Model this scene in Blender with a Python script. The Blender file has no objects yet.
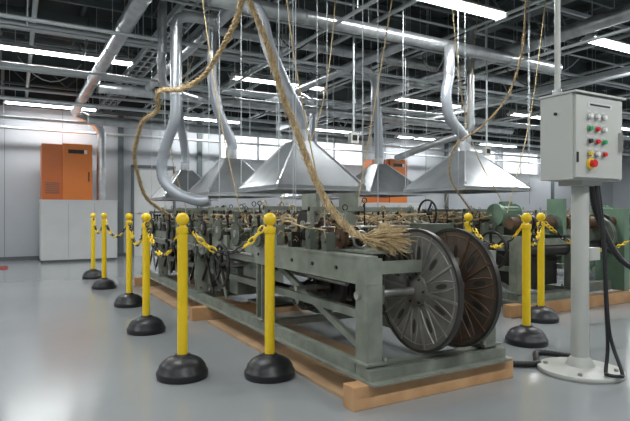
import bpy, math, random
from mathutils import Vector, Matrix
random.seed(7)
S=bpy.context.scene
def V(*a): return Vector(a)
# ---------------- materials
def mat(name,col,rough=0.5,metal=0.0,var=0.0,scale=8.0,bump=0.0,col2=None,emis=None,es=0,coat=0):
    m=bpy.data.materials.new(name); m.use_nodes=True
    nt=m.node_tree; b=nt.nodes['Principled BSDF']
    b.inputs['Base Color'].default_value=(*col,1); b.inputs['Roughness'].default_value=rough
    b.inputs['Metallic'].default_value=metal
    if coat: b.inputs['Coat Weight'].default_value=coat
    if emis:
        b.inputs['Emission Color'].default_value=(*emis,1); b.inputs['Emission Strength'].default_value=es
    if var>0 or col2 or bump>0:
        tc=nt.nodes.new('ShaderNodeTexCoord'); n=nt.nodes.new('ShaderNodeTexNoise')
        n.inputs['Scale'].default_value=scale; n.inputs['Detail'].default_value=5
        nt.links.new(tc.outputs['Object'],n.inputs['Vector'])
        r=nt.nodes.new('ShaderNodeValToRGB')
        c2=col2 if col2 else tuple(c*(1-var) for c in col)
        r.color_ramp.elements[0].position=0.35; r.color_ramp.elements[1].position=0.65
        r.color_ramp.elements[0].color=(*c2,1); r.color_ramp.elements[1].color=(*col,1)
        nt.links.new(n.outputs['Fac'],r.inputs['Fac']); nt.links.new(r.outputs['Color'],b.inputs['Base Color'])
        if bump>0:
            bp=nt.nodes.new('ShaderNodeBump'); bp.inputs['Strength'].default_value=bump; bp.inputs['Distance'].default_value=0.01
            nt.links.new(n.outputs['Fac'],bp.inputs['Height']); nt.links.new(bp.outputs['Normal'],b.inputs['Normal'])
    return m
FLOOR=mat('floor_epoxy',(0.295,0.315,0.32),0.17,0,0.08,0.8,0.015)
WALL=mat('wall_paint',(0.44,0.465,0.49),0.6,0,0.06,1.5)
CEIL=mat('ceiling_deck',(0.03,0.038,0.04),0.8,0,0.25,2)
TRIM=mat('trim_dark',(0.10,0.11,0.12),0.5)
STEEL=mat('roof_steel',(0.12,0.145,0.146),0.5,0,0.2,3)
PIPE=mat('pipe_light',(0.54,0.58,0.59),0.35,0.2,0.1,5)
GALV=mat('galvanised_steel',(0.56,0.585,0.60),0.3,0.75,0.25,9)
HOODM=mat('hood_steel',(0.43,0.455,0.465),0.3,0.8,0.25,4)
FLEX=mat('flex_duct_grey',(0.36,0.39,0.42),0.4,0.4,0.12,6)
GREEN=mat('machine_green',(0.25,0.275,0.225),0.42,0.0,0.32,9)
GREEN2=mat('machine_green_dark',(0.11,0.13,0.10),0.45,0,0.35,8)
GREENM=mat('motor_green',(0.17,0.27,0.19),0.4,0,0.15,9)
DARK=mat('dark_iron',(0.036,0.034,0.03),0.42,0.4,0.3,12)
BRONZE=mat('reel_iron',(0.20,0.195,0.175),0.4,0.3,0.3,7,col2=(0.13,0.122,0.105))
BRONZE2=mat('reel_iron_brown',(0.115,0.088,0.068),0.45,0.25,0.3,7,col2=(0.075,0.057,0.045))
SPOKE=mat('reel_edge',(0.06,0.058,0.052),0.38,0.5,0.3,12)
RIB=mat('reel_rib',(0.27,0.265,0.24),0.38,0.3,0.3,12)
RUST=mat('rusty_brown',(0.15,0.088,0.05),0.6,0.3,0.4,14)
BRIGHT=mat('bright_steel',(0.55,0.55,0.52),0.28,0.8,0.3,15)
BRASS=mat('brass',(0.50,0.33,0.10),0.3,0.9)
WOOD=mat('wood_pine',(0.60,0.36,0.18),0.55,0,0.3,5,0.1,col2=(0.46,0.25,0.11))
PLY=mat('plywood',(0.45,0.29,0.16),0.6,0,0.25,4)
YEL=mat('yellow_plastic',(0.93,0.64,0.01),0.32,0,0.05,4,coat=0.3)
BLK=mat('black_rubber',(0.016,0.016,0.018),0.4,0,0.2,10)
ROPE=mat('straw_rope',(0.58,0.42,0.22),0.8,0,0.45,60,0.3)
STRAW=mat('straw',(0.66,0.50,0.27),0.75,0,0.35,40)
STRAWD=mat('straw_dusty',(0.40,0.31,0.19),0.8,0,0.35,40)
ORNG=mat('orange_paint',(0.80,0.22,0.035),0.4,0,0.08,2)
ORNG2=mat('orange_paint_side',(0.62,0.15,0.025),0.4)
WHITE=mat('white_panel',(0.60,0.61,0.60),0.4,0,0.05,3)
BEIGE=mat('cabinet_beige',(0.52,0.53,0.49),0.38,0,0.05,3)
BTNR=mat('button_red',(0.7,0.02,0.02),0.3); BTNG=mat('button_green',(0.02,0.35,0.1),0.3)
BTNW=mat('lamp_white',(0.85,0.85,0.82),0.3); BTNY=mat('button_yellow',(0.85,0.6,0.05),0.3)
TUBE=mat('tube_glow',(1,1,1),0.5,emis=(0.97,0.99,1.0),es=9)
FRAME=mat('window_alu',(0.5,0.52,0.54),0.4,0.5)
REDM=mat('red_mat',(0.25,0.03,0.03),0.9)
def glassmat():
    m=bpy.data.materials.new('frosted_glass'); m.use_nodes=True; nt=m.node_tree; b=nt.nodes['Principled BSDF']
    b.inputs['Base Color'].default_value=(0.95,0.97,1,1); b.inputs['Transmission Weight'].default_value=1.0
    b.inputs['Roughness'].default_value=0.3; b.inputs['IOR'].default_value=1.05
    n=nt.nodes.new('ShaderNodeTexNoise'); n.inputs['Scale'].default_value=80
    bp=nt.nodes.new('ShaderNodeBump'); bp.inputs['Strength'].default_value=0.05
    nt.links.new(n.outputs['Fac'],bp.inputs['Height']); nt.links.new(bp.outputs['Normal'],b.inputs['Normal'])
    return m
GLASS=glassmat()
# ---------------- mesh builder
def frame(d):
    d=d.normalized(); a=V(0,0,1) if abs(d.z)<0.9 else V(1,0,0)
    u=d.cross(a).normalized(); w=d.cross(u).normalized(); return u,w
def crom(P,n=8):
    P=[Vector(p) for p in P]; Q=[P[0]*2-P[1]]+P+[P[-1]*2-P[-2]]; out=[]
    for i in range(1,len(Q)-2):
        a,b,c,d=Q[i-1],Q[i],Q[i+1],Q[i+2]
        for k in range(n):
            t=k/n
            out.append(0.5*((2*b)+(c-a)*t+(2*a-5*b+4*c-d)*t*t+(3*b-a-3*c+d)*t**3))
    out.append(P[-1]); return out
def resample(pts,step):
    L=[0]
    for i in range(1,len(pts)): L.append(L[-1]+(pts[i]-pts[i-1]).length)
    n=max(2,int(L[-1]/step)); out=[]; j=0
    for k in range(n+1):
        s=L[-1]*k/n
        while j<len(L)-2 and L[j+1]<s: j+=1
        t=(s-L[j])/max(1e-9,L[j+1]-L[j]); out.append(pts[j].lerp(pts[j+1],min(1,max(0,t))))
    return out
def frames(pts):
    fr=[]; u=None
    for i in range(len(pts)):
        t=(pts[min(i+1,len(pts)-1)]-pts[max(i-1,0)]).normalized()
        if u is None: u,_=frame(t)
        else:
            u=(u-t*u.dot(t)); u=u.normalized() if u.length>1e-6 else frame(t)[0]
        fr.append((u,t.cross(u)))
    return fr
class M:
    def __init__(s,name): s.name=name;s.v=[];s.f=[];s.mi=[];s.sm=[];s.mats=[]
    def add(s,vs,fs,m,sm=False):
        if m not in s.mats: s.mats.append(m)
        k=s.mats.index(m); o=len(s.v); s.v+= [tuple(p) for p in vs]
        for f in fs: s.f.append([o+i for i in f]); s.mi.append(k); s.sm.append(sm)
    def box(s,x0,x1,y0,y1,z0,z1,m):
        vs=[(x0,y0,z0),(x1,y0,z0),(x1,y1,z0),(x0,y1,z0),(x0,y0,z1),(x1,y0,z1),(x1,y1,z1),(x0,y1,z1)]
        s.add(vs,[(0,3,2,1),(4,5,6,7),(0,1,5,4),(1,2,6,5),(2,3,7,6),(3,0,4,7)],m)
    def obox(s,c,sz,R,m):
        hx,hy,hz=sz[0]/2,sz[1]/2,sz[2]/2; c=Vector(c)
        vs=[c+R@V(*p) for p in [(-hx,-hy,-hz),(hx,-hy,-hz),(hx,hy,-hz),(-hx,hy,-hz),(-hx,-hy,hz),(hx,-hy,hz),(hx,hy,hz),(-hx,hy,hz)]]
        s.add(vs,[(0,3,2,1),(4,5,6,7),(0,1,5,4),(1,2,6,5),(2,3,7,6),(3,0,4,7)],m)
    def bar(s,p0,p1,w,h,m):
        p0=Vector(p0);p1=Vector(p1);d=p1-p0;u,ww=frame(d)
        R=Matrix((d.normalized(),u,ww)).transposed(); s.obox((p0+p1)/2,(d.length,w,h),R,m)
    def rings(s,R,m,sm=True):
        n=len(R[0]); vs=[p for r in R for p in r]; fs=[]
        for i in range(len(R)-1):
            for j in range(n):
                a=i*n+j;b=i*n+(j+1)%n; fs.append((a,b,b+n,a+n))
        s.add(vs,fs,m,sm)
    def cyl(s,p0,p1,r,m,seg=12,r1=None,cap=True):
        p0=Vector(p0);p1=Vector(p1); r1=r if r1 is None else r1; u,w=frame(p1-p0)
        def rg(p,r): return [p+(u*math.cos(2*math.pi*i/seg)+w*math.sin(2*math.pi*i/seg))*r for i in range(seg)]
        A,B=rg(p0,r),rg(p1,r1); s.rings([A,B],m)
        if cap: s.add(A,[tuple(range(seg))[::-1]],m); s.add(B,[tuple(range(seg))],m)
    def tube(s,pts,r,m,seg=8,cap=True):
        pts=[Vector(p) for p in pts]; fr=frames(pts); R=[]
        for i,p in enumerate(pts):
            rr=r[i] if isinstance(r,(list,tuple)) else r; u,w=fr[i]
            R.append([p+(u*math.cos(2*math.pi*k/seg)+w*math.sin(2*math.pi*k/seg))*rr for k in range(seg)])
        s.rings(R,m)
        if cap: s.add(R[0],[tuple(range(seg))[::-1]],m); s.add(R[-1],[tuple(range(seg))],m)
    def rev(s,prof,o,axis,m,seg=24):
        o=Vector(o);a=Vector(axis).normalized();u,w=frame(a)
        def rg(r,h): return [o+a*h+(u*math.cos(2*math.pi*i/seg)+w*math.sin(2*math.pi*i/seg))*max(r,1e-4) for i in range(seg)]
        grp=[prof[0]]
        for i in range(1,len(prof)):
            grp.append(prof[i])
            end=i==len(prof)-1
            if not end:
                a1=math.atan2(prof[i][1]-prof[i-1][1],prof[i][0]-prof[i-1][0]);a2=math.atan2(prof[i+1][1]-prof[i][1],prof[i+1][0]-prof[i][0])
                dd=abs((a2-a1+math.pi)%(2*math.pi)-math.pi)
                if dd>0.7: end=True
            if end: s.rings([rg(*p) for p in grp],m); grp=[prof[i]]
    def torus(s,c,axis,R,r,m,seg=24,sg=6):
        c=Vector(c);u,w=frame(Vector(axis)); a=Vector(axis).normalized(); RR=[]
        for i in range(seg+1):
            t=2*math.pi*i/seg; e=u*math.cos(t)+w*math.sin(t)
            RR.append([c+e*(R+r*math.cos(2*math.pi*k/sg))+a*r*math.sin(2*math.pi*k/sg) for k in range(sg)])
        s.rings(RR,m)
    def done(s,bevel=0):
        me=bpy.data.meshes.new(s.name); me.from_pydata(s.v,[],s.f)
        for m in s.mats: me.materials.append(m)
        me.polygons.foreach_set('material_index',s.mi); me.polygons.foreach_set('use_smooth',s.sm); me.update()
        o=bpy.data.objects.new(s.name,me); S.collection.objects.link(o)
        if bevel:
            b=o.modifiers.new('bevel','BEVEL'); b.width=bevel; b.segments=2; b.limit_method='ANGLE'; b.angle_limit=math.radians(60)
        return o
# ---------------- room  (X right, Y away, camera at origin)
XL,XR,YF,YB,ZC=-4.0,21.0,-3.5,12.9,4.2
m=M('floor'); m.box(XL,XR,YF,YB,-0.1,0,FLOOR); m.done()
m=M('ceiling'); m.box(XL,XR,YF,YB,ZC,ZC+0.1,CEIL)
m.done()
m=M('wall_left'); m.box(XL-0.15,XL,YF,YB,0,ZC,WALL); m.done()
m=M('wall_right'); m.box(XR,XR+0.15,YF,YB,0,ZC,WALL); m.done()
m=M('wall_front'); m.box(XL,XR,YF-0.15,YF,0,ZC,WALL); m.done()
wins=[(4.5,6.6),(6.9,8.9),(12.6,14.4),(14.7,16.6)]; wz0,wz1=2.35,3.15
m=M('wall_back'); x=XL
m.box(XL,XR,YB,YB+0.15,0,wz0,WALL); m.box(XL,XR,YB,YB+0.15,wz1,ZC,WALL)
for a,b in wins: m.box(x,a,YB,YB+0.15,wz0,wz1,WALL); x=b
m.box(x,XR,YB,YB+0.15,wz0,wz1,WALL)
m.done()
for i,(a,b) in enumerate(wins):
    m=M('window_%d'%(i+1)); y0,y1=YB+0.04,YB+0.1
    m.box(a,b,y0,y1,wz0,wz0+0.05,FRAME);m.box(a,b,y0,y1,wz1-0.05,wz1,FRAME)
    for xx in (a,(a+b)/2-0.02,b-0.05): m.box(xx,xx+0.05,y0,y1,wz0+0.05,wz1-0.05,FRAME)
    m.box(a+.05,b-.05,y0+.025,y0+.03,wz0+.05,wz1-.05,GLASS); m.done()
m=M('baseboard_back'); m.box(XL,XR,YB-0.015,YB,0,0.08,TRIM); m.done()
m=M('trim_1')
for xx in (-2.2,2.05,3.9,9.4,12.0,17.2): m.box(xx,xx+0.12,YB-0.06,YB,0.08,3.3,STEEL)
for xx in (-1.2,-.2,.9,3.0,10.4,11.2,18.5,19.5): m.box(xx,xx+0.008,YB-0.004,YB,0.08,3.3,TRIM)
m.done()
m=M('dark_upper_wall'); m.box(XL,XR,YB-0.1,YB,3.25,ZC,CEIL); m.box(XL,XR,YB-0.12,YB-.1,3.25,3.33,STEEL); m.done()  # added dark panel: colours the upper wall dark above the lamps
m=M('door_1'); m.box(2.4,3.3,YB-0.05,YB-0.005,0.0,2.05,WHITE); m.box(2.34,2.4,YB-0.07,YB-0.005,0,2.1,TRIM); m.box(3.3,3.36,YB-0.07,YB-0.005,0,2.1,TRIM); m.box(2.34,3.36,YB-0.07,YB-0.005,2.05,2.12,TRIM); m.cyl((2.5,YB-0.1,1),(2.62,YB-0.1,1),0.012,BRIGHT); m.cyl((2.5,YB-0.1,1),(2.5,YB-0.05,1),0.012,BRIGHT); m.done()
# roof framing
m=M('ceiling_steel_framing')
def ibeamX(y,z0,z1,w):
    m.box(XL,XR,y-0.006,y+0.006,z0,z1,STEEL); m.box(XL,XR,y-w/2,y+w/2,z0,z0+.015,STEEL); m.box(XL,XR,y-w/2,y+w/2,z1-.015,z1,STEEL)
def ibeamY(x,z0,z1,w):
    m.box(x-.006,x+.006,YF,YB,z0,z1,STEEL); m.box(x-w/2,x+w/2,YF,YB,z0,z0+.015,STEEL); m.box(x-w/2,x+w/2,YF,YB,z1-.015,z1,STEEL)
for y in (6.4,10.4): ibeamX(y,3.55,3.9,0.18)
for x in (-1.5,2.3,5.9,9.6,13.4,17): ibeamY(x,3.6,3.9,0.16)
y=1
while y<12.5:
    m.box(XL,XR,y,y+0.05,3.95,4.08,STEEL); y+=0.9
x=XL+.4
while x<XR-.3:
    m.box(x,x+0.04,YF,YB,4.09,4.2,STEEL); x+=0.75
for y in (5.0,8.9,11.9):
    m.box(XL,XR,y-.03,y+.03,3.5,3.54,STEEL); m.box(XL,XR,y-.03,y+.03,3.88,3.92,STEEL); x=XL
    while x<XR-.4: m.bar((x,y,3.54),(x+.35,y,3.88),.02,.02,STEEL); m.bar((x+.35,y,3.88),(x+.7,y,3.54),.02,.02,STEEL); x+=.7
m.done()
# overhead services
m=M('ceiling_pipes')
for (y,z,r) in ((5.6,3.28,.025),(5.75,3.28,.018),(7.4,3.3,.03),(9.4,3.25,.04),(9.6,3.25,.02),(11.3,3.3,.035),(6.9,3.1,.02),(10.9,3.05,.025),(6.1,2.95,.022),(7.9,2.92,.018),(10.2,2.9,.03),(5.2,3.42,.016),(11.9,2.85,.03),(12.6,2.75,.03)):
    m.cyl((XL,y,z),(XR,y,z),r,PIPE,8)
    x=XL+.6
    while x<XR: m.cyl((x,y,z),(x,y,ZC),0.005,PIPE,5); x+=1.6
for (x,z,r) in ((0.2,3.4,.03),(2.6,3.42,.025),(2.75,3.42,.018),(3.9,3.38,.03),(5.2,3.42,.025),(5.35,3.42,.02),(7.2,3.4,.03),(8.6,3.42,.025),(10.8,3.4,.03),(2.95,3.0,.02),(5.75,2.98,.02),(7.7,3.0,.025),(-.5,3.35,.025),(9.3,3.0,.02)):
    m.cyl((x,YF,z),(x,YB-.13,z),r,PIPE,8)
    y=1.0
    while y<YB: m.cyl((x,y,z),(x,y,ZC),0.005,PIPE,5); y+=1.7
rn=random.Random(5)
for k in range(26):
    x=rn.uniform(0,9);y=rn.uniform(5,12);L=rn.uniform(.6,1.6); dx,dy=(L,0) if rn.random()<.5 else (0,min(L,12.6-y))
    m.tube([V(x+dx*t/8,y+dy*t/8,3.5-.35*4*(t/8)*(1-t/8)) for t in range(9)],.009,DARK if k%2 else PIPE,5)
m.done()
for (x0,z) in ((8.1,3.15),(1.6,3.3)):
    m=M('cable_tray'); ye=YB-.15
    m.box(x0,x0+.02,2,ye,z,z+.08,PIPE); m.box(x0+.28,x0+.3,2,ye,z,z+.08,PIPE)
    y=2.1
    while y<ye: m.box(x0+.02,x0+.28,y,y+.03,z+.01,z+.025,PIPE); y+=.3
    y=2.3
    while y<ye: m.cyl((x0+.01,y,z+.05),(x0+.01,y,ZC),.006,PIPE,5);m.cyl((x0+.29,y,z+.05),(x0+.29,y,ZC),.006,PIPE,5); y+=2
    for k in range(4): m.cyl((x0+.06+k*.055,2,z+.045),(x0+.06+k*.055,ye,z+.045),.018,DARK if k%2 else PIPE,6)
    m.done()
m=M('ceiling_lamp_rails')
for y in (0.2,4.2,8.2,12.25):
    m.box(XL,XR,y-.02,y+.02,3.46,3.5,PIPE)
    for x in (-3,-.1,1.4,3.2,4.6,6.4,7.9,9.7,11.1,13,14.3,16.2,17.6): m.cyl((x,y,3.5),(x,y,ZC),.006,PIPE,5)
m.done()
for y in (0.2,4.2,8.2,12.25):  # row nearest the camera is unseen: continues the pitch, added for even light
    for x in (-3.45,-.2,3.05,6.3,9.55,12.8,16.05):
        m=M('fluorescent_light'); z=3.2
        m.box(x,x+1.72,y-.03,y+.03,z+.03,z+.07,WHITE)
        vs=[(x,y-.11,z+.005),(x,y-.03,z+.03),(x,y+.03,z+.03),(x,y+.11,z+.005)]; v2=[(a+1.72,b,c) for a,b,c in vs]
        m.add(vs+v2,[(0,1,5,4),(1,2,6,5),(2,3,7,6)],WHITE)
        for dy in (-.05,.05): m.cyl((x+.03,y+dy,z-.005),(x+1.69,y+dy,z-.005),.016,TUBE,8)
        m.box(x,x+.03,y-.08,y+.08,z-.03,z+.03,WHITE); m.box(x+1.69,x+1.72,y-.08,y+.08,z-.03,z+.03,WHITE)
        for xx in (x+.2,x+1.5): m.cyl((xx,y,z+.07),(xx,y,3.46),.006,PIPE,6)
        o=m.done()
        L=bpy.data.lights.new('lamp','AREA'); L.shape='RECTANGLE'; L.size=1.65; L.size_y=.14; L.energy=58 if y<10 else 34; L.color=(0.97,0.99,1)
        lo=bpy.data.objects.new('lamp',L); S.collection.objects.link(lo); lo.location=(x+.86,y,z-.03); lo.parent=o
# ---------------- bollards & chains
def bollard(x,y):
    m=M('chain_bollard')
    m.rev([(0,0),(.152,0),(.156,.015),(.156,.035),(.152,.045),(.146,.05),(.138,.075),(.118,.1),(.085,.12),(.05,.13),(.045,.14),(.03,.142)],(x,y,0),(0,0,1),BLK,32)
    m.rev([(.031,.13),(.031,.875),(.036,.877),(.038,.885),(.038,.905),(.036,.913),(.02,.917),(.018,.925)],(x,y,0),(0,0,1),YEL,20)
    pr=[(.04*math.sin(math.pi*k/10),-.04*math.cos(math.pi*k/10)) for k in range(11)]
    m.rev(pr,(x,y,.962),(0,0,1),YEL,20)
    m.done()
def chain(a,b,sag,z0=.915,step=.042):
    m=M('plastic_chain'); a=V(a[0],a[1],z0);b=V(b[0],b[1],z0)
    d=(b-a); dh=d.normalized(); a=a+dh*.04; b=b-dh*.04
    pts=[a.lerp(b,t/40)-V(0,0,sag*4*(t/40)*(1-t/40)) for t in range(41)]
    P=resample(pts,step); 
    for i in range(len(P)-1):
        c=(P[i]+P[i+1])/2; t=(P[i+1]-P[i]).normalized(); side=t.cross(V(0,0,1)).normalized(); up=side.cross(t)
        n=side if i%2 else up; n2=(n*.9+ (up if i%2 else side)*.3).normalized()
        ring=[]
        for k in range(11):
            th=2*math.pi*k/10; ring.append(c+t*math.cos(th)*.028+n2*math.sin(th)*.015)
        m.tube(ring,.0055,YEL if (i//4)%2==0 else BLK,5,False)
    m.done()
BL=[(1.36,2.99),(.89,3.24),(.96,4.61),(1.07,6.0),(1.03,7.56),(1.04,8.8)]
for b in BL: bollard(*b)
chain(BL[0],BL[1],.16); chain(BL[1],BL[2],.22); chain(BL[2],BL[3],.22); chain(BL[3],BL[4],.2); chain(BL[4],BL[5],.2)
BR=[(3.42,2.78),(3.7,3.66),(4.26,3.30),(5.75,3.1)]
for b in BR: bollard(*b)
chain(BR[0],BR[1],.2); chain(BR[2],BR[3],.28); chain(BR[0],BR[2],.18)
# ---------------- machines
def reel(m,x,y,z,PL,RB,r=.35):
    m.rev([(0,-.006),(r-.01,-.006),(r-.01,.006),(0,.006)],(x,y,z),(1,0,0),PL,56)
    m.rev([(r-.016,-.014),(r,-.014),(r,.014),(r-.016,.014),(r-.016,-.014)],(x,y,z),(1,0,0),SPOKE,64)
    for sgn in (-1,1):
        f=x+sgn*.006
        m.torus((f,y,z),(1,0,0),r*.87,.004,RB,56,5)
        for k in range(10):
            a=2*math.pi*k/10+.1; e=V(0,math.cos(a),math.sin(a)); t=V(0,-math.sin(a),math.cos(a)); c=V(f,y,z)
            m.bar(c+e*.07,c+e*r*.95,.013,.013,RB)
            for sd in (-1,1):
                m.tube([c+e*r*.32+t*sd*.010,c+e*r*.5+t*sd*.028,c+e*r*.68+t*sd*.050,c+e*r*.86+t*sd*.082],.0045,RB,4,False)
            a2=a+math.pi/10; e2=V(0,math.cos(a2),math.sin(a2)); t2=V(0,-math.sin(a2),math.cos(a2))
            ring=[c+e2*(r*.60+math.cos(q*math.pi/8)*r*.13)+t2*math.sin(q*math.pi/8)*.014+V(sgn*.002,0,0) for q in range(16)]
            m.add(ring,[tuple(range(16))],SPOKE)
        m.rev([(.095,0),(.09,sgn*.012),(.065,sgn*.015),(.05,sgn*.03),(.02,sgn*.034),(0,sgn*.034)],(f,y,z),(1,0,0),PL,24)
        for k in range(6):
            a=2*math.pi*k/6; m.cyl((f,y+.075*math.cos(a),z+.075*math.sin(a)),(f+sgn*.022,y+.075*math.cos(a),z+.075*math.sin(a)),.007,DARK,6)
def wheel(m,x,y,z,r,ma=DARK,sp=5):
    m.torus((x,y,z),(1,0,0),r-.012,.014,ma,36,8)
    m.cyl((x-.03,y,z),(x+.03,y,z),.03,ma,14)
    for k in range(sp):
        a=2*math.pi*k/sp+.4; m.bar((x,y,z),(x,y+(r-.015)*math.cos(a),z+(r-.015)*math.sin(a)),.016,.024,ma)
def pulley(m,x,y,z,r,w,ma):
    m.rev([(0,-w/2),(r*.3,-w/2),(r*.3,-w/4),(r*.85,-w/4),(r*.88,-w/2),(r,-w/2),(r*.93,0),(r,w/2),(r*.88,w/2),(r*.85,w/4),(r*.3,w/4),(r*.3,w/2),(0,w/2)],(x,y,z),(1,0,0),ma,28)
def gear(m,c,ax,r,w,ma,teeth=20):
    c=Vector(c);a=Vector(ax).normalized();u,v=frame(a); n=teeth*2; A=[];B=[]
    for i in range(n):
        rr=r if i%2 else r*.9; t=2*math.pi*i/n; e=u*math.cos(t)+v*math.sin(t); A.append(c+e*rr-a*w/2);B.append(c+e*rr+a*w/2)
    m.rings([A,B],ma,False); m.add(A,[tuple(range(n))[::-1]],ma); m.add(B,[tuple(range(n))],ma)
    m.cyl(c-a*w*.9,c+a*w*.9,r*.3,BRIGHT,10)
def spool(m,c,ax,ma):
    m.rev([(0,-.04),(.035,-.04),(.035,-.034),(.024,-.03),(.028,0),(.024,.03),(.035,.034),(.035,.04),(0,.04)],c,ax,ma,14)
def motor(m,c,r,l,axis,ma):
    c=Vector(c);a=Vector(axis).normalized();u,w=frame(a)
    m.cyl(c-a*l/2,c+a*l/2,r*.9,ma,20); m.cyl(c-a*(l/2+.04),c-a*l/2,r,ma,20,r1=r*1.02); m.cyl(c+a*l/2,c+a*(l/2+.03),r*1.02,ma,20,r1=r*.8)
    for k in range(18):
        t=2*math.pi*k/18;e=u*math.cos(t)+w*math.sin(t); m.bar(c+e*r*.93-a*l*.45,c+e*r*.93+a*l*.45,.006,.016,ma)
    m.cyl(c+a*(l/2),c+a*(l/2+.12),.014,BRIGHT,10)
    m.box(c.x-r*.8,c.x+r*.8,c.y-r*.8,c.y+r*.8,c.z-r*1.15,c.z-r*.85,ma); m.box(c.x-r*.4,c.x+r*.4,c.y-r*.4,c.y+r*.4,c.z+r*.85,c.z+r*1.2,ma)
def machine(name,ox,oy,Lg,reels,seed):
    rnd=random.Random(seed); m=M(name)
    x0,x1,y0,y1=ox,ox+.95,oy,oy+Lg; zt=.77
    posts=[y0]
    while posts[-1]+1.55<y1: posts.append(posts[-1]+(1.35 if len(posts)==1 else 1.6))
    for xs,sg in ((x0,1),(x1,-1)):
        m.box(min(xs,xs+sg*.012),max(xs,xs+sg*.012),y0,y1,zt-.15,zt,GREEN)
        m.box(min(xs-sg*.004,xs+sg*.07),max(xs-sg*.004,xs+sg*.07),y0-.004,y1,zt-.012,zt+.002,GREEN); m.box(min(xs-sg*.004,xs+sg*.07),max(xs-sg*.004,xs+sg*.07),y0-.004,y1,zt-.152,zt-.14,GREEN)
        m.box(min(xs,xs+sg*.05),max(xs,xs+sg*.05),y0+.11,y1,.133,.2,GREEN); m.box(min(xs-sg*.03,xs+sg*.05),max(xs-sg*.03,xs+sg*.05),y0-.02,y1,.12,.132,GREEN)
        for p in posts:
            a=min(xs-sg*.003,xs+sg*.1);b=max(xs-sg*.003,xs+sg*.1)
            if p>y0:
                m.box(a,b,p,p+.012,.201,zt-.153,GREEN);m.box(a,b,p+.09,p+.102,.201,zt-.153,GREEN); c=xs+sg*.05; m.box(c-.006,c+.006,p+.012,p+.09,.201,zt-.153,GREEN)
            else: m.box(a,b,p-.002,p+.1,.133,zt-.0125,GREEN)
            m.box(a-.02,b+.02,p-.03,p+.13,.2005,.214,GREEN)
            for q in (-.015,.115): m.cyl((xs+sg*.11,p+q,.215),(xs+sg*.11,p+q,.235),.010,BRIGHT,6)
        yy=y0+.3
        while yy<y1-.1:
            m.cyl((xs-sg*.008,yy,zt-.08),(xs+sg*.005,yy,zt-.08),.012,DARK,6); yy+=.28
    for p in posts:
        m.box(x0+.1,x1-.1,p+.02,p+.08,zt-.1,zt-.035,GREEN); m.box(x0+.05,x1-.05,p+.02,p+.08,.14,.19,GREEN)
    m.box(x0-.02,x1+.02,y0-.06,y0-.02,.134,.19,GREEN); m.box(x0-.03,x1+.03,y0-.1,y0-.02,.1205,.1335,GREEN)
    m.box(x0+.1,x0+.14,y0+.1,y1-.1,.40,.45,GREEN); m.box(x1-.14,x1-.1,y0+.1,y1-.1,.40,.45,GREEN)
    m.box(x0+.2,x0+.75,y0+.9,y0+1.3,.42,.445,GREEN)
    for k in range(4):
        yy=y0+1.5+k*1.1
        if yy+.5<y1: m.box(x0+.13,x0+.15,yy,yy+.55,.46,.6,GREEN); m.box(x0+.15,x1-.16,yy+.1,yy+.5,.24,.26,GREEN2)
    m.box(x0+.07,x1-.07,y0+.45,y1-.05,zt-.03,zt-.012,GREEN2)
    yy=y0+.45; i=0
    while yy<y1-.15:
        h=zt+.07+rnd.random()*.05
        near=yy<y0+1.25
        m.cyl((x0+(.02 if near else -.05),yy,h),(x1+.03,yy,h),.014,BRIGHT,8)
        m.cyl((x0+.02,yy+.06,h+.06),(x1-.02,yy+.06,h+.06),.009,rnd.choice([BRIGHT,DARK]),8)
        for bx in (x0+.035,x1-.06):
            m.box(bx-.03,bx+.03,yy-.03,yy+.03,zt+.003,h+.03,rnd.choice([GREEN,GREEN2,DARK])); m.cyl((bx-.035,yy,h),(bx+.035,yy,h),.03,GREEN2,12)
        for k in range(7):
            xx=x0+.1+k*.12+rnd.random()*.04; t=rnd.random()
            if t<.3: gear(m,(xx,yy,h),(1,0,0),.04+rnd.random()*.035,.02,rnd.choice([DARK,BRIGHT,RUST,GREEN2]))
            elif t<.5: m.cyl((xx,yy,h),(xx+.08,yy,h),.025+rnd.random()*.03,rnd.choice([DARK,RUST,BRIGHT,GREEN]),14)
            elif t<.7: pulley(m,xx,yy,h,.05+rnd.random()*.04,.03,rnd.choice([DARK,RUST,GREEN2]))
            else: spool(m,(xx,yy+.06,h+.06),(1,0,0),rnd.choice([STRAWD,STRAW,GREEN]))
            if rnd.random()<.7: spool(m,(xx+.03,yy+.1,zt+.05+rnd.random()*.05),(0,0,1) if rnd.random()<.6 else (0,1,0),rnd.choice([STRAWD,RUST,DARK,STRAW,GREEN2]))
        if i%2==0 and not near: gear(m,(x0-.03,yy,h-.02),(1,0,0),.07+rnd.random()*.03,.02,rnd.choice([DARK,GREEN2]),26)
        for k in range(6):
            xx=x0+.08+k*.15; zz=zt+.14+rnd.random()*.16
            m.cyl((xx,yy+.12,zt),(xx,yy+.12,zz),.006,rnd.choice([BRIGHT,DARK,DARK]),6); m.torus((xx,yy+.12,zz+.018),(0,1,0),.018,.004,rnd.choice([BRIGHT,BRASS,DARK]),12,5)
            if rnd.random()<.5: m.rev([(0,0),(.03,0),(.035,.01),(.015,.03),(.012,.07),(.02,.08),(0,.085)],(xx+.06,yy+.15,zt),(0,0,1),rnd.choice([RUST,BRASS,GREENM,DARK]),12)
        if i%3==1:
            z2=zt+.22+rnd.random()*.08
            for bx in (x0+.05,x1-.08): m.box(bx,bx+.03,yy+.05,yy+.09,zt,z2,GREEN)
            m.box(x0+.05,x1-.05,yy+.055,yy+.085,z2-.03,z2-.002,GREEN)
            for k in range(5): m.bar((x0+.1+k*.17,yy+.07,z2-.02),(x0+.1+k*.17+rnd.uniform(-.05,.05),yy+.17,zt+.08),.012,.008,DARK)
        a=rnd.uniform(-.5,.5)
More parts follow.
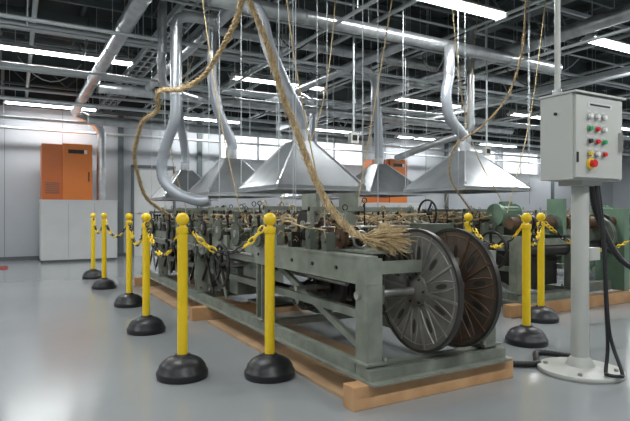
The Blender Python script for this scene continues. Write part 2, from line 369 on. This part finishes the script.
        if not near:
            m.bar((x0+.02,yy+.07,zt-.02),(x0+.0,yy+.07+math.sin(a)*.2,zt+.19),.01,.018,rnd.choice([BRIGHT,DARK])); 
            m.rev([(.001,-.018),(.013,-.012),(.018,0),(.013,.012),(.001,.018)],(x0+.0,yy+.07+math.sin(a)*.2,zt+.2),(0,0,1),DARK,10)
            if rnd.random()<.5:
                m.box(x0-.03,x0-.004,yy+.02,yy+.10,zt-.17,zt+.04,rnd.choice([DARK,GREEN2,GREEN,GREEN])); m.cyl((x0-.05,yy+.06,zt-.1),(x0-.004,yy+.06,zt-.1),.022,rnd.choice([DARK,BRIGHT]),12)
        yy+=.2+rnd.random()*.05; i+=1
    m.cyl((x0+.2,y0+.5,.56),(x0+.2,y1-.1,.56),.016,BRIGHT,10); m.cyl((x0+.5,y0+.3,.35),(x0+.5,y1-.1,.35),.02,DARK,10)
    m.cyl((x0-.02,y0+1.5,.68),(x0-.02,y1-.2,.68),.01,BRIGHT,8)
    wheel(m,x0-.09,y0+2.0,.56,.185); m.cyl((x0-.12,y0+2.0,.56),(x0+.4,y0+2.0,.56),.018,BRIGHT,10)
    pulley(m,x0+.3,y0+.85,.50,.16,.06,DARK); m.cyl((x0+.02,y0+.85,.5),(x1-.02,y0+.85,.5),.018,BRIGHT,10)
    pulley(m,x0+.4,y0+.85,.50,.11,.05,DARK)
    motor(m,(x0+.5,y0+1.35,.36+.0),.11,.26,(1,0,0),GREEN2)
    pulley(m,x0+.3,y0+1.35,.36,.07,.05,BRIGHT)
    for sg in (1,-1):
        m.bar((x0+.3,y0+.85,.50+sg*.155),(x0+.3,y0+1.35,.36+sg*.065),.03,.008,BLK)
    m.bar((x0+.12,y0+.12,.2),(x0+.12,y0+1.3,.60),.03,.04,GREEN)
    for q in (2.35,2.7,3.1,3.5,3.9,4.3,4.7,5.1):
        if y0+q<y1:
            pulley(m,x0+.06,y0+q,.58+rnd.random()*.06,.08+rnd.random()*.05,.03,rnd.choice([DARK,RUST,GREEN2])); gear(m,(x0+.02,y0+q+.2,.62),(1,0,0),.07,.02,DARK,22)
            m.bar((x0+.05,y0+q,.6),(x0+.05,y0+q+.3,.28),.02,.02,DARK); m.bar((x0+.03,y0+q+.1,.62),(x0+.03,y0+q-.15,.24),.015,.02,rnd.choice([BRIGHT,GREEN,DARK]))
            m.box(x0+.15,x0+.4,y0+q-.1,y0+q+.1,.26,.5,rnd.choice([DARK,GREEN2,GREEN]))
    for k in range(30):
        xx=x0+.08+rnd.random()*.8; P=[]; yy=y0+.4+rnd.random()*.5; ye=y1-.2-rnd.random()*2
        while yy<ye: P.append(V(xx+rnd.uniform(-.04,.04),yy,zt+.13+rnd.uniform(-.04,.1))); yy+=.3
        m.tube(crom(P,3),.004+rnd.random()*.004,rnd.choice([STRAW,STRAWD]),5)
    for k in range(1500):
        c=V(x0-.02+rnd.random()*.98,y0+.4+rnd.random()**1.2*(Lg-.6),zt+.03+rnd.random()*.19); d=V(rnd.uniform(-1,1),rnd.uniform(-1,1),rnd.uniform(-.6,.4))*rnd.uniform(.03,.10)
        m.tube([c,c+d*.5+V(0,0,.012),c+d],.002,STRAW if k%3 else STRAWD,3)
    if reels:
        yr=y0+.07; zr=.56
        m.cyl((x0-.02,yr,zr),(x1+.02,yr,zr),.022,BRIGHT,14)
        m.cyl((x0+.4,yr,zr),(x0+.68,yr,zr),.07,BRONZE2,24)
        reel(m,x0+.4,yr,zr,BRONZE,RIB); reel(m,x0+.68,yr,zr,BRONZE2,RUST)
        for bx in (x0+.101,x1-.131): m.box(bx,bx+.03,yr-.05,yr+.03,zr-.05,zr+.05,GREEN2)
        m.box(x0+.12,x0+.15,y0+.75,y0+.95,zt,1.13,GREEN); m.box(x0+.42,x0+.45,y0+.75,y0+.95,zt,1.13,GREEN)
        m.box(x0+.151,x0+.419,y0+.82,y0+.88,1.0,1.04,GREEN); m.cyl((x0+.1,y0+.85,.92),(x0+.5,y0+.85,.92),.05,GREEN2,18)
        m.cyl((x0+.28,y0+.6,.95),(x0+.28,y0+1.0,.95),.055,GREEN,18,r1=.03)
        m.cyl((x0+.2,y0+.85,1.08),(x0+.2,y0+.85,1.2),.02,BRIGHT,10); gear(m,(x0+.09,y0+.85,.92),(1,0,0),.1,.025,DARK,30)
        m.box(x0+.1,x0+.5,y0+.1,y0+.6,zt+.003,zt+.015,GREEN); m.torus((x0+.2,y0+.35,zt+.07),(0,1,0),.05,.009,BRIGHT,20,6)
        m.box(x1-.25,x1-.05,y0+.3,y0+.7,zt+.003,.93,GREEN2); 
        for k in range(5): m.box(x1-.25+k*.04,x1-.235+k*.04,y0+.2,y0+.3,zt,.86,DARK)
        m.torus((x1-.1,y0+.5,1.0),(1,0,0),.09,.008,DARK,24,6); m.cyl((x1-.12,y0+.5,1.0),(x1-.08,y0+.5,1.0),.02,DARK,10)
        for k in range(3): m.bar((x1-.1,y0+.5,1.0),(x1-.1,y0+.5+.09*math.cos(k*2.1),1.0+.09*math.sin(k*2.1)),.008,.01,DARK)
    else:
        motor(m,(x0+.35,y0+.45,.98),.12,.26,(1,0,0),GREENM); m.box(x0+.15,x0+.6,y0+.3,y0+.6,zt+.003,.86,GREEN2)
        m.box(x1-.25,x1-.2,y0,y0+.2,zt,1.15,GREENM); m.cyl((x0,y0+.1,.9),(x1+.8,y0+.1,.9),.06,RUST,18); m.cyl((x0,y0+.1,.62),(x1+.8,y0+.1,.62),.075,DARK,18)
        for k in range(9): m.cyl((x0+.1+k*.18,y0+.1,.9),(x0+.13+k*.18,y0+.1,.9),.085,rnd.choice([DARK,GREEN2,RUST]),18)
        m.box(x1+.75,x1+.85,y0-.05,y0+.3,.12,1.05,GREENM); m.box(x1+.05,x1+.75,y0+.1,y0+.2,.12,.22,GREEN)
        motor(m,(x1+.45,y0+.3,.45),.12,.24,(1,0,0),GREENM)
        wheel(m,x0-.08,y0+.25,.62,.2,DARK,6)
        pulley(m,x1+.5,y0+.1,.75,.2,.06,GREEN2)
        m.box(x0+.15,x0+.8,y0+.15,y0+1.2,.24,.56,DARK)
    return m.done(.0025)
machine('straw_rope_machine',1.6,2.3,5.7,True,3)
o2=machine('straw_rope_machine',4.3,3.6,6.0,False,11)
o3=o2.copy(); S.collection.objects.link(o3); o3.location=(3.2,.9,0)
def pallet(x0,x1,ys,h=.12,w=.1):
    m=M('wooden_skid')
    for y in ys: m.box(x0,x1,y-w/2,y+w/2,0,h,WOOD)
    m.done(.004)
pallet(1.48,2.64,[2.29]); pallet(1.42,2.64,[4.9]); pallet(1.42,2.64,[7.6]); pallet(4.1,6.3,[3.55]); pallet(4.1,5.4,[6.5]); pallet(7.3,9.5,[4.45]); pallet(7.3,8.6,[7.5])
m=M('plywood_sheet'); m.box(1.53,2.15,2.42,4.75,0,.018,PLY); m.done(.002)
m=M('plywood_sheet'); m.box(1.45,2.15,5.05,7.3,0,.018,PLY); m.done(.002)
# ---------------- hoods
def hood(x,y,w,z0,z1,wires=True):
    m=M('exhaust_hood'); h=w/2; zr=z0+.035; t=.085
    def sq(a,z): return [V(x-a,y-a,z),V(x+a,y-a,z),V(x+a,y+a,z),V(x-a,y+a,z)]
    m.rings([sq(h,z0),sq(h,zr)],HOODM,False); m.rings([sq(h,zr),sq(t,z1)],HOODM,False); m.add(sq(t,z1),[(0,1,2,3)],HOODM)
    m.rings([sq(h-.004,z0),sq(h-.004,zr)],GALV,False); m.rings([sq(h-.004,zr-.004),sq(t-.004,z1-.01)],GALV,False)
    m.rings([sq(h+.012,z0-.004),sq(h+.012,z0+.006)],GALV,False); m.rings([sq(h+.012,z0+.006),sq(h,z0+.008)],GALV,False); m.rings([sq(h-.01,z0-.004),sq(h+.012,z0-.004)],GALV,False)
    for sx in (-1,1):
        for sy in (-1,1):
            m.bar((x+sx*h,y+sy*h,zr),(x+sx*t,y+sy*t,z1),.012,.012,GALV)
            if wires: m.cyl((x+sx*(h-.02),y+sy*(h-.02),z0+.02),(x+sx*(h-.02),y+sy*(h-.02),ZC),.004,PIPE,5); m.torus((x+sx*(h-.02),y+sy*(h-.02),z0+.07),(1,0,0),.018,.004,BRIGHT,10,4)
    m.cyl((x,y,z1),(x,y,z1+.1),.064,GALV,20)
    m.done()
HD=[(2.1,4.0,.8,1.18,1.6),(2.1,5.65,.8,1.18,1.6),(2.1,7.5,.8,1.18,1.6),(4.6,4.6,1.02,1.25,1.72),(4.6,6.3,1.0,1.25,1.7),(4.6,8.1,1.0,1.25,1.7)]
for h in HD: hood(*h)
def flex(m,P,r):
    pts=resample(crom(P,10),.018); rr=[r*(1+.06*(1 if i%2 else -1)) for i in range(len(pts))]; m.tube(pts,rr,FLEX,16)
def rigid(m,P,r):
    pts=[Vector(p) for p in P]; m.tube(resample(crom(P,8),.06),r,GALV,18)
def sduct(m,a,b,r):
    a=Vector(a);b=Vector(b); m.cyl(a,b,r,GALV,20); d=(b-a); n=max(1,int(d.length/.9))
    for k in range(n+1):
        c=a+d*(k/n); m.cyl(c-d.normalized()*.012,c+d.normalized()*.012,r*1.07,GALV,20)
D='exhaust_duct'
m=M(D); sduct(m,(1.6,4.85,3.02),(6.6,4.85,3.02),.072)
for xx in (2.2,3.4,5.2,6.4): m.cyl((xx,4.85,3.0),(xx,4.85,ZC),.005,PIPE,5)
m.done()
m=M(D); sduct(m,(1.15,9.0,2.98),(9.5,9.0,2.98),.085); sduct(m,(5.0,9.0,2.98),(5.0,9.0,4.2),.08); m.done()
m=M(D); sduct(m,(4.0,4.9,3.0),(4.0,8.9,3.0),.065); m.done()
m=M(D); sduct(m,(1.9,4.92,3.05),(1.9,8.9,3.05),.06); m.done()
m=M(D); sduct(m,(1.2,10.8,2.75),(7.5,10.8,2.75),.08); m.done()
m=M(D); sduct(m,(2.2,6.55,3.35),(8.0,6.55,3.35),.08); m.done()
m=M(D); sduct(m,(3.4,6.64,3.36),(3.4,12.0,3.36),.07); m.done()
m=M(D); sduct(m,(2.9,7.7,2.7),(9.0,7.7,2.7),.06); sduct(m,(2.9,7.7,2.7),(2.9,8.92,2.95),.06)
sduct(m,(1.44,6.07,2.8),(1.44,6.07,4.2),.05); rigid(m,[(1.44,6.07,2.82),(1.46,6.2,2.7),(1.7,6.9,2.62),(2.4,7.7,2.68),(2.9,7.7,2.7)],.05); m.done()
m=M(D); sduct(m,(5.3,5.2,4.2),(5.3,5.2,2.3),.05); rigid(m,[(5.3,5.2,2.32),(5.28,5.22,2.1),(5.0,5.6,1.95),(4.75,6.1,1.78)],.048); m.done()
m=M(D); flex(m,[(2.1,4,1.68),(2.1,4,1.82),(2.0,4.03,2.02),(1.9,4.18,2.4),(1.92,4.45,2.8),(1.93,4.8,2.98)],.056); m.done()
m=M(D); flex(m,[(2.1,5.65,1.68),(2.1,5.65,1.8),(1.96,5.67,2.12),(1.90,5.7,2.45),(1.9,5.7,2.7)],.056); sduct(m,(1.9,5.7,2.68),(1.9,5.7,3.0),.059); m.done()
m=M(D); flex(m,[(2.1,7.5,1.68),(2.1,7.5,1.85),(2.0,7.4,2.3),(1.9,7.2,2.7),(1.9,7.2,3.0)],.058); m.done()
m=M(D); flex(m,[(1.443,5.495,2.25),(1.43,5.5,1.96),(1.347,5.62,1.62),(1.34,5.62,1.36),(1.459,5.486,1.20),(1.64,5.30,1.12),(1.72,5.25,1.13)],.056)
sduct(m,(1.443,5.495,2.22),(1.443,5.495,2.9),.058); rigid(m,[(1.443,5.495,2.88),(1.46,5.495,3.0),(1.6,5.5,3.05),(1.9,5.5,3.05)],.056); m.done()
m=M(D); flex(m,[(4.6,4.6,1.8),(4.6,4.6,1.88),(4.42,4.65,2.1),(4.36,4.66,2.35),(4.42,4.68,2.6)],.062); rigid(m,[(4.42,4.68,2.58),(4.43,4.68,2.8),(4.5,4.75,2.95),(4.7,4.85,3.02)],.064); m.done()
m=M(D); flex(m,[(4.6,6.3,1.78),(4.6,6.3,1.9),(4.56,6.27,2.3),(4.5,6.25,2.65)],.064); rigid(m,[(4.5,6.25,2.62),(4.48,6.22,2.85),(4.3,6.15,2.98),(4.0,6.1,3.0)],.064); m.done()
m=M(D); flex(m,[(4.6,8.1,1.78),(4.6,8.1,1.9),(4.5,8.1,2.3),(4.5,8.1,2.65)],.064); rigid(m,[(4.5,8.1,2.62),(4.48,8.1,2.85),(4.3,8.1,2.98),(4.0,8.1,3.0)],.064); m.done()
m=M(D); sduct(m,(1.05,1.5,3.05),(1.05,11.6,3.05),.085)
rigid(m,[(1.05,11.55,3.05),(1.1,11.9,3.03),(1.45,12.1,2.9),(1.6,12.15,2.7)],.09); sduct(m,(1.6,12.15,2.7),(1.6,12.15,1.275),.095)
for yy in (2.5,4,5.5,7,8.5,10,11.4): m.cyl((1.05,yy,3.1),(1.05,yy,ZC),.005,PIPE,5)
m.done()
m=M(D); sduct(m,(6.0,2.5,3.25),(6.0,12.6,3.25),.09); m.done()
for (x,y,z) in ((1.75,3.4,1.0),(1.78,3.5,1.0),(2.4,3.3,.95),(2.6,4.4,1.5),(1.7,4.9,1.05),(2.5,5.0,1.0),(1.6,6.6,1.0),(3.6,4.5,1.6),(4.1,4.2,1.1),(5.1,4.1,1.1),(4.4,5.4,1.0),(3.1,6.5,1.9),(5.4,5.4,1.3)):
    m=M('drop_wire'); m.cyl((x,y,z),(x,y,ZC),.0035,PIPE,5); m.done()
for (a,b,c) in (((2.2,3.3,1.0),(2.6,3.5,2.3),(3.3,4.0,ZC)),((1.8,4.6,1.0),(1.6,4.7,2.1),(1.4,5.0,ZC)),((4.7,4.1,1.05),(4.0,4.0,2.0),(3.6,3.9,ZC)),((5.0,5.4,1.05),(5.2,5.2,2.1),(5.1,4.8,ZC)),((1.9,6.7,1.0),(1.7,6.6,2.1),(2.4,6.5,ZC)),((4.5,3.9,1.0),(4.9,3.9,2.2),(5.0,3.7,ZC)),((1.9,3.3,1.1),(1.75,3.5,2.4),(1.8,3.9,ZC)),((2.3,4.9,1.0),(2.8,4.8,2.2),(2.9,4.6,ZC))):
    m=M('straw_twine'); m.tube(crom([a,b,c],8),.0055,STRAW,5); m.done()
for (x,y) in ((3.3,5.0),(5.6,5.2)):
    m=M('hanging_outlet'); m.cyl((x,y,1.9),(x,y,ZC),.012,PIPE,8); m.box(x-.05,x+.05,y-.03,y+.03,1.78,1.9,BEIGE); m.box(x-.03,x+.03,y-.034,y-.03,1.81,1.87,DARK); m.done()
# ---------------- ropes
def rope(name,P,r,fuzz=260,brush=None,seed=1,strands=3,fl=.06):
    rnd=random.Random(seed); m=M(name); pts=resample(crom(P,10),.012)
    ph=rnd.random()*9; pts=[p+V(math.sin(i*.11+ph),math.cos(i*.083),math.sin(i*.07))*r*.28 for i,p in enumerate(pts)]
    fr=frames(pts)
    for s in range(strands):
        path=[];rr=[]
        for i,p in enumerate(pts):
            th=i*.012/(r*3.6)*math.pi+2*math.pi*s/strands+.5*math.sin(i*.05); u,w=fr[i]; path.append(p+(u*math.cos(th)+w*math.sin(th))*r*.55)
            rr.append(r*(.5+.09*math.sin(i*.31+s*2)+rnd.uniform(-.05,.05)))
        m.tube(path,rr,ROPE if s else STRAW,7)
    for k in range(fuzz):
        i=rnd.randrange(len(pts)-1); u,w=fr[i]; t=(pts[i+1]-pts[i]).normalized(); a=rnd.uniform(0,6.28); e=u*math.cos(a)+w*math.sin(a)
        p=pts[i]+e*r*.7; L=fl*rnd.uniform(.25,1); q=p+t*L*rnd.choice([-1,1])*.9+e*L*rnd.uniform(.05,.5)
        m.tube([p,(p+q)/2+e*.005,q],.0016,STRAW,3)
    if brush:
        e0,d,n,L,sp=brush; e0=Vector(e0); d=Vector(d).normalized(); u,w=frame(d)
        for k in range(n):
            a=rnd.uniform(0,6.28);q=rnd.random()**.6; e=u*math.cos(a)+w*math.sin(a)
            s=e0+e*q*.028-d*.12*rnd.random(); l=L*rnd.uniform(.5,1.15)
            m.tube([s,s+d*l*.5+e*q*sp*.5,s+d*l+e*q*sp-V(0,0,.025*rnd.random())],[.0032,.0028,.0012],STRAW,4)
        m.torus(e0-d*.03,d,.034,.008,ROPE,20,6); m.torus(e0-d*.045,d,.033,.007,ROPE,20,6)
    m.done()
rope('straw_rope',[(1.22,3.62,3.42),(1.3,3.46,2.85),(1.378,3.354,2.436),(1.487,3.235,2.017),(1.58,3.126,1.623),(1.646,2.974,1.261),(1.695,2.774,.985),(1.754,2.57,.865),(1.82,2.46,.85)],.0195,1300,((1.82,2.46,.85),(.45,-.9,.02),360,.17,.065),2)
rope('straw_rope',[(1.25,3.6,3.42),(1.33,3.48,2.8),(1.35,3.43,2.442),(1.334,3.722,2.249),(1.268,3.988,2.06),(1.155,4.28,2.0),(1.062,4.56,2.02),(1.085,4.78,1.9),(1.04,5.15,1.85),(1.093,5.81,1.6),(1.3,6.3,1.2),(1.66,6.6,.95)],.0185,1300,None,3)
rope('straw_rope',[(4.15,3.35,3.45),(4.14,3.38,2.9),(4.13,3.41,2.48),(4.0,3.49,2.06),(3.87,3.68,1.81),(3.8,3.94,1.66),(3.9,4.1,1.35),(4.4,4.3,1.02)],.009,200,None,4)
# ---------------- dust collectors
def orange_unit(x0,y0):
    m=M('dust_collector')
    W=1.45
    m.box(x0,x0+W,y0,y0+.75,.05,1.25,WHITE); m.box(x0+.03,x0+W-.03,y0+.02,y0+.73,0,.05,TRIM)
    m.box(x0-.01,x0+W+.01,y0-.01,y0+.76,1.22,1.27,WHITE)
    m.box(x0+.5,x0+.504,y0-.004,y0,.08,1.2,TRIM); m.box(x0+1.0,x0+1.004,y0-.004,y0,.08,1.2,TRIM)
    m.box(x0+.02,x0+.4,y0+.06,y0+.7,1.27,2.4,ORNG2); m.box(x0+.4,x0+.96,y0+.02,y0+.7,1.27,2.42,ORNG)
    m.box(x0+.5,x0+.8,y0+.012,y0+.02,2.22,2.3,DARK); m.box(x0+.8,x0+.86,y0+.01,y0+.02,2.22,2.3,BTNW)
    for k in range(6): m.box(x0+.08,x0+.34,y0+.05,y0+.06,1.4+k*.04,1.415+k*.04,TRIM)
    m.box(x0+.88,x0+.9,y0,y0+.02,1.65,1.85,DARK)
    m.done(.006)
orange_unit(.44,11.95); orange_unit(8.15,11.2)
m=M('floor_mat'); m.box(-.9,-.12,10.9,11.5,0,.012,REDM); m.done()
# ---------------- control cabinet on pedestal
m=M('control_cabinet')
bx0,bx1,by0,by1,bz0,bz1=2.86,3.34,2.0,2.22,1.20,1.71
m.box(bx0,bx1,by0,by1,bz0,bz1,BEIGE); m.box(bx0+.012,bx1-.012,by0-.016,by0,bz0+.012,bz1-.012,BEIGE)
m.box(bx0-.01,bx1+.01,by0-.03,by1+.005,bz1,bz1+.012,BEIGE)
m.box(bx0+.015,bx0+.03,by0-.022,by0-.016,bz0+.1,bz0+.16,DARK)
for r_,row in enumerate([(BTNW,BTNW,BTNW),(BTNG,BTNR,BTNW),(DARK,BTNR,BTNG),(BTNY,BTNW,BTNR)]):
    for c_,bm_ in enumerate(row):
        xx=bx0+.13+c_*.07; zz=bz1-.13-r_*.075
        m.cyl((xx,by0-.018,zz),(xx,by0-.024,zz),.018,BRIGHT,16); m.cyl((xx,by0-.02,zz),(xx,by0-.04,zz),.013,bm_,14); m.box(xx-.02,xx+.02,by0-.0175,by0-.016,zz+.024,zz+.034,WHITE)
m.cyl((bx0+.14,by0-.018,bz0+.095),(bx0+.14,by0-.03,bz0+.095),.034,BTNY,20); m.cyl((bx0+.14,by0-.03,bz0+.095),(bx0+.14,by0-.055,bz0+.095),.022,BTNR,18)
m.box(bx0+.12,bx0+.36,by0-.018,by0-.016,bz1-.075,bz1-.045,WHITE); m.box(bx0+.14,bx0+.34,by0-.019,by0-.018,bz1-.066,bz1-.054,DARK)
m.box(bx1-.05,bx1-.03,by0-.035,by0-.016,1.38,1.5,BRIGHT)
m.cyl((bx0-.002,2.11,1.6),(bx0-.01,2.11,1.6),.01,DARK,8)
px,py=3.10,2.115
m.box(px-.1,px+.1,py-.08,py+.08,1.17,1.2,BEIGE)
m.cyl((px,py,.03),(px,py,1.18),.052,BEIGE,28)
m.rev([(0,0),(.245,0),(.25,.006),(.25,.022),(.245,.028),(.12,.032),(.085,.045),(.07,.08),(.053,.1)],(px,py,0),(0,0,1),BEIGE,44)
for k in range(4): a=.6+k*math.pi/2; m.cyl((px+.2*math.cos(a),py+.2*math.sin(a),.028),(px+.2*math.cos(a),py+.2*math.sin(a),.045),.014,BRIGHT,6)
m.cyl((2.915,2.14,bz1),(2.915,2.14,ZC),.018,BEIGE,14); m.cyl((2.915,2.14,bz1),(2.915,2.14,bz1+.05),.028,GALV,14)
m.box(px+.05,px+.16,py-.03,py+.03,.7,.78,BEIGE)
m.done(.004)
m=M('electric_cable')
P=[(3.18,2.05,1.2),(3.18,2.03,1.05),(3.17,2.0,.8),(3.16,1.98,.5),(3.15,1.95,.25),(3.12,1.86,.06),(3.08,1.85,.045),(3.05,1.9,.045),(3.09,1.94,.05),(3.14,1.96,.2),(3.15,1.98,.5),(3.16,2.0,.8),(3.16,2.05,1.2)]
m.tube(crom(P,10),.011,BLK,8)
m.done()
m=M('floor_conduit')
P=[(2.62,2.55,.16),(2.7,2.45,.06),(2.8,2.4,.025),(2.95,2.32,.022),(3.05,2.4,.022),(3.2,2.5,.022),(3.3,2.35,.022),(3.28,2.2,.05),(3.18,2.16,.3)]
pts=resample(crom(P,10),.012); m.tube(pts,[.02*(1+.08*(1 if i%2 else -1)) for i in range(len(pts))],BLK,10)
m.done()
m=M('flexible_conduit')
P=[(3.32,2.18,1.2),(3.40,2.2,1.0),(3.47,2.1,.72),(3.55,2.0,.62),(3.67,2.0,.6),(3.9,2.1,.4),(4.2,2.3,.03)]
pts=resample(crom(P,10),.012); m.tube(pts,[.02*(1+.08*(1 if i%2 else -1)) for i in range(len(pts))],BLK,10)
m.done()
# ---------------- world + camera
w=bpy.data.worlds.new('world'); S.world=w; w.use_nodes=True
nt=w.node_tree; bg=nt.nodes['Background']; sky=nt.nodes.new('ShaderNodeTexSky'); sky.sky_type='HOSEK_WILKIE'; sky.turbidity=6
sky.sun_direction=(0.2,-0.6,0.75)
mx=nt.nodes.new('ShaderNodeMix'); mx.data_type='RGBA'; mx.inputs[0].default_value=.75; mx.inputs[7].default_value=(1,1,1,1)
nt.links.new(sky.outputs[0],mx.inputs[6]); nt.links.new(mx.outputs[2],bg.inputs[0]); bg.inputs[1].default_value=3
S.view_settings.view_transform='Standard'
cd=bpy.data.cameras.new('camera'); cam=bpy.data.objects.new('camera',cd); S.collection.objects.link(cam)
cam.location=(0,0,1.0); cam.rotation_euler=(math.radians(90),0,math.radians(-29.3)); cd.lens=36*534/630; cd.sensor_width=36
cd.shift_y=2.5/630; cd.clip_start=.05
S.camera=cam
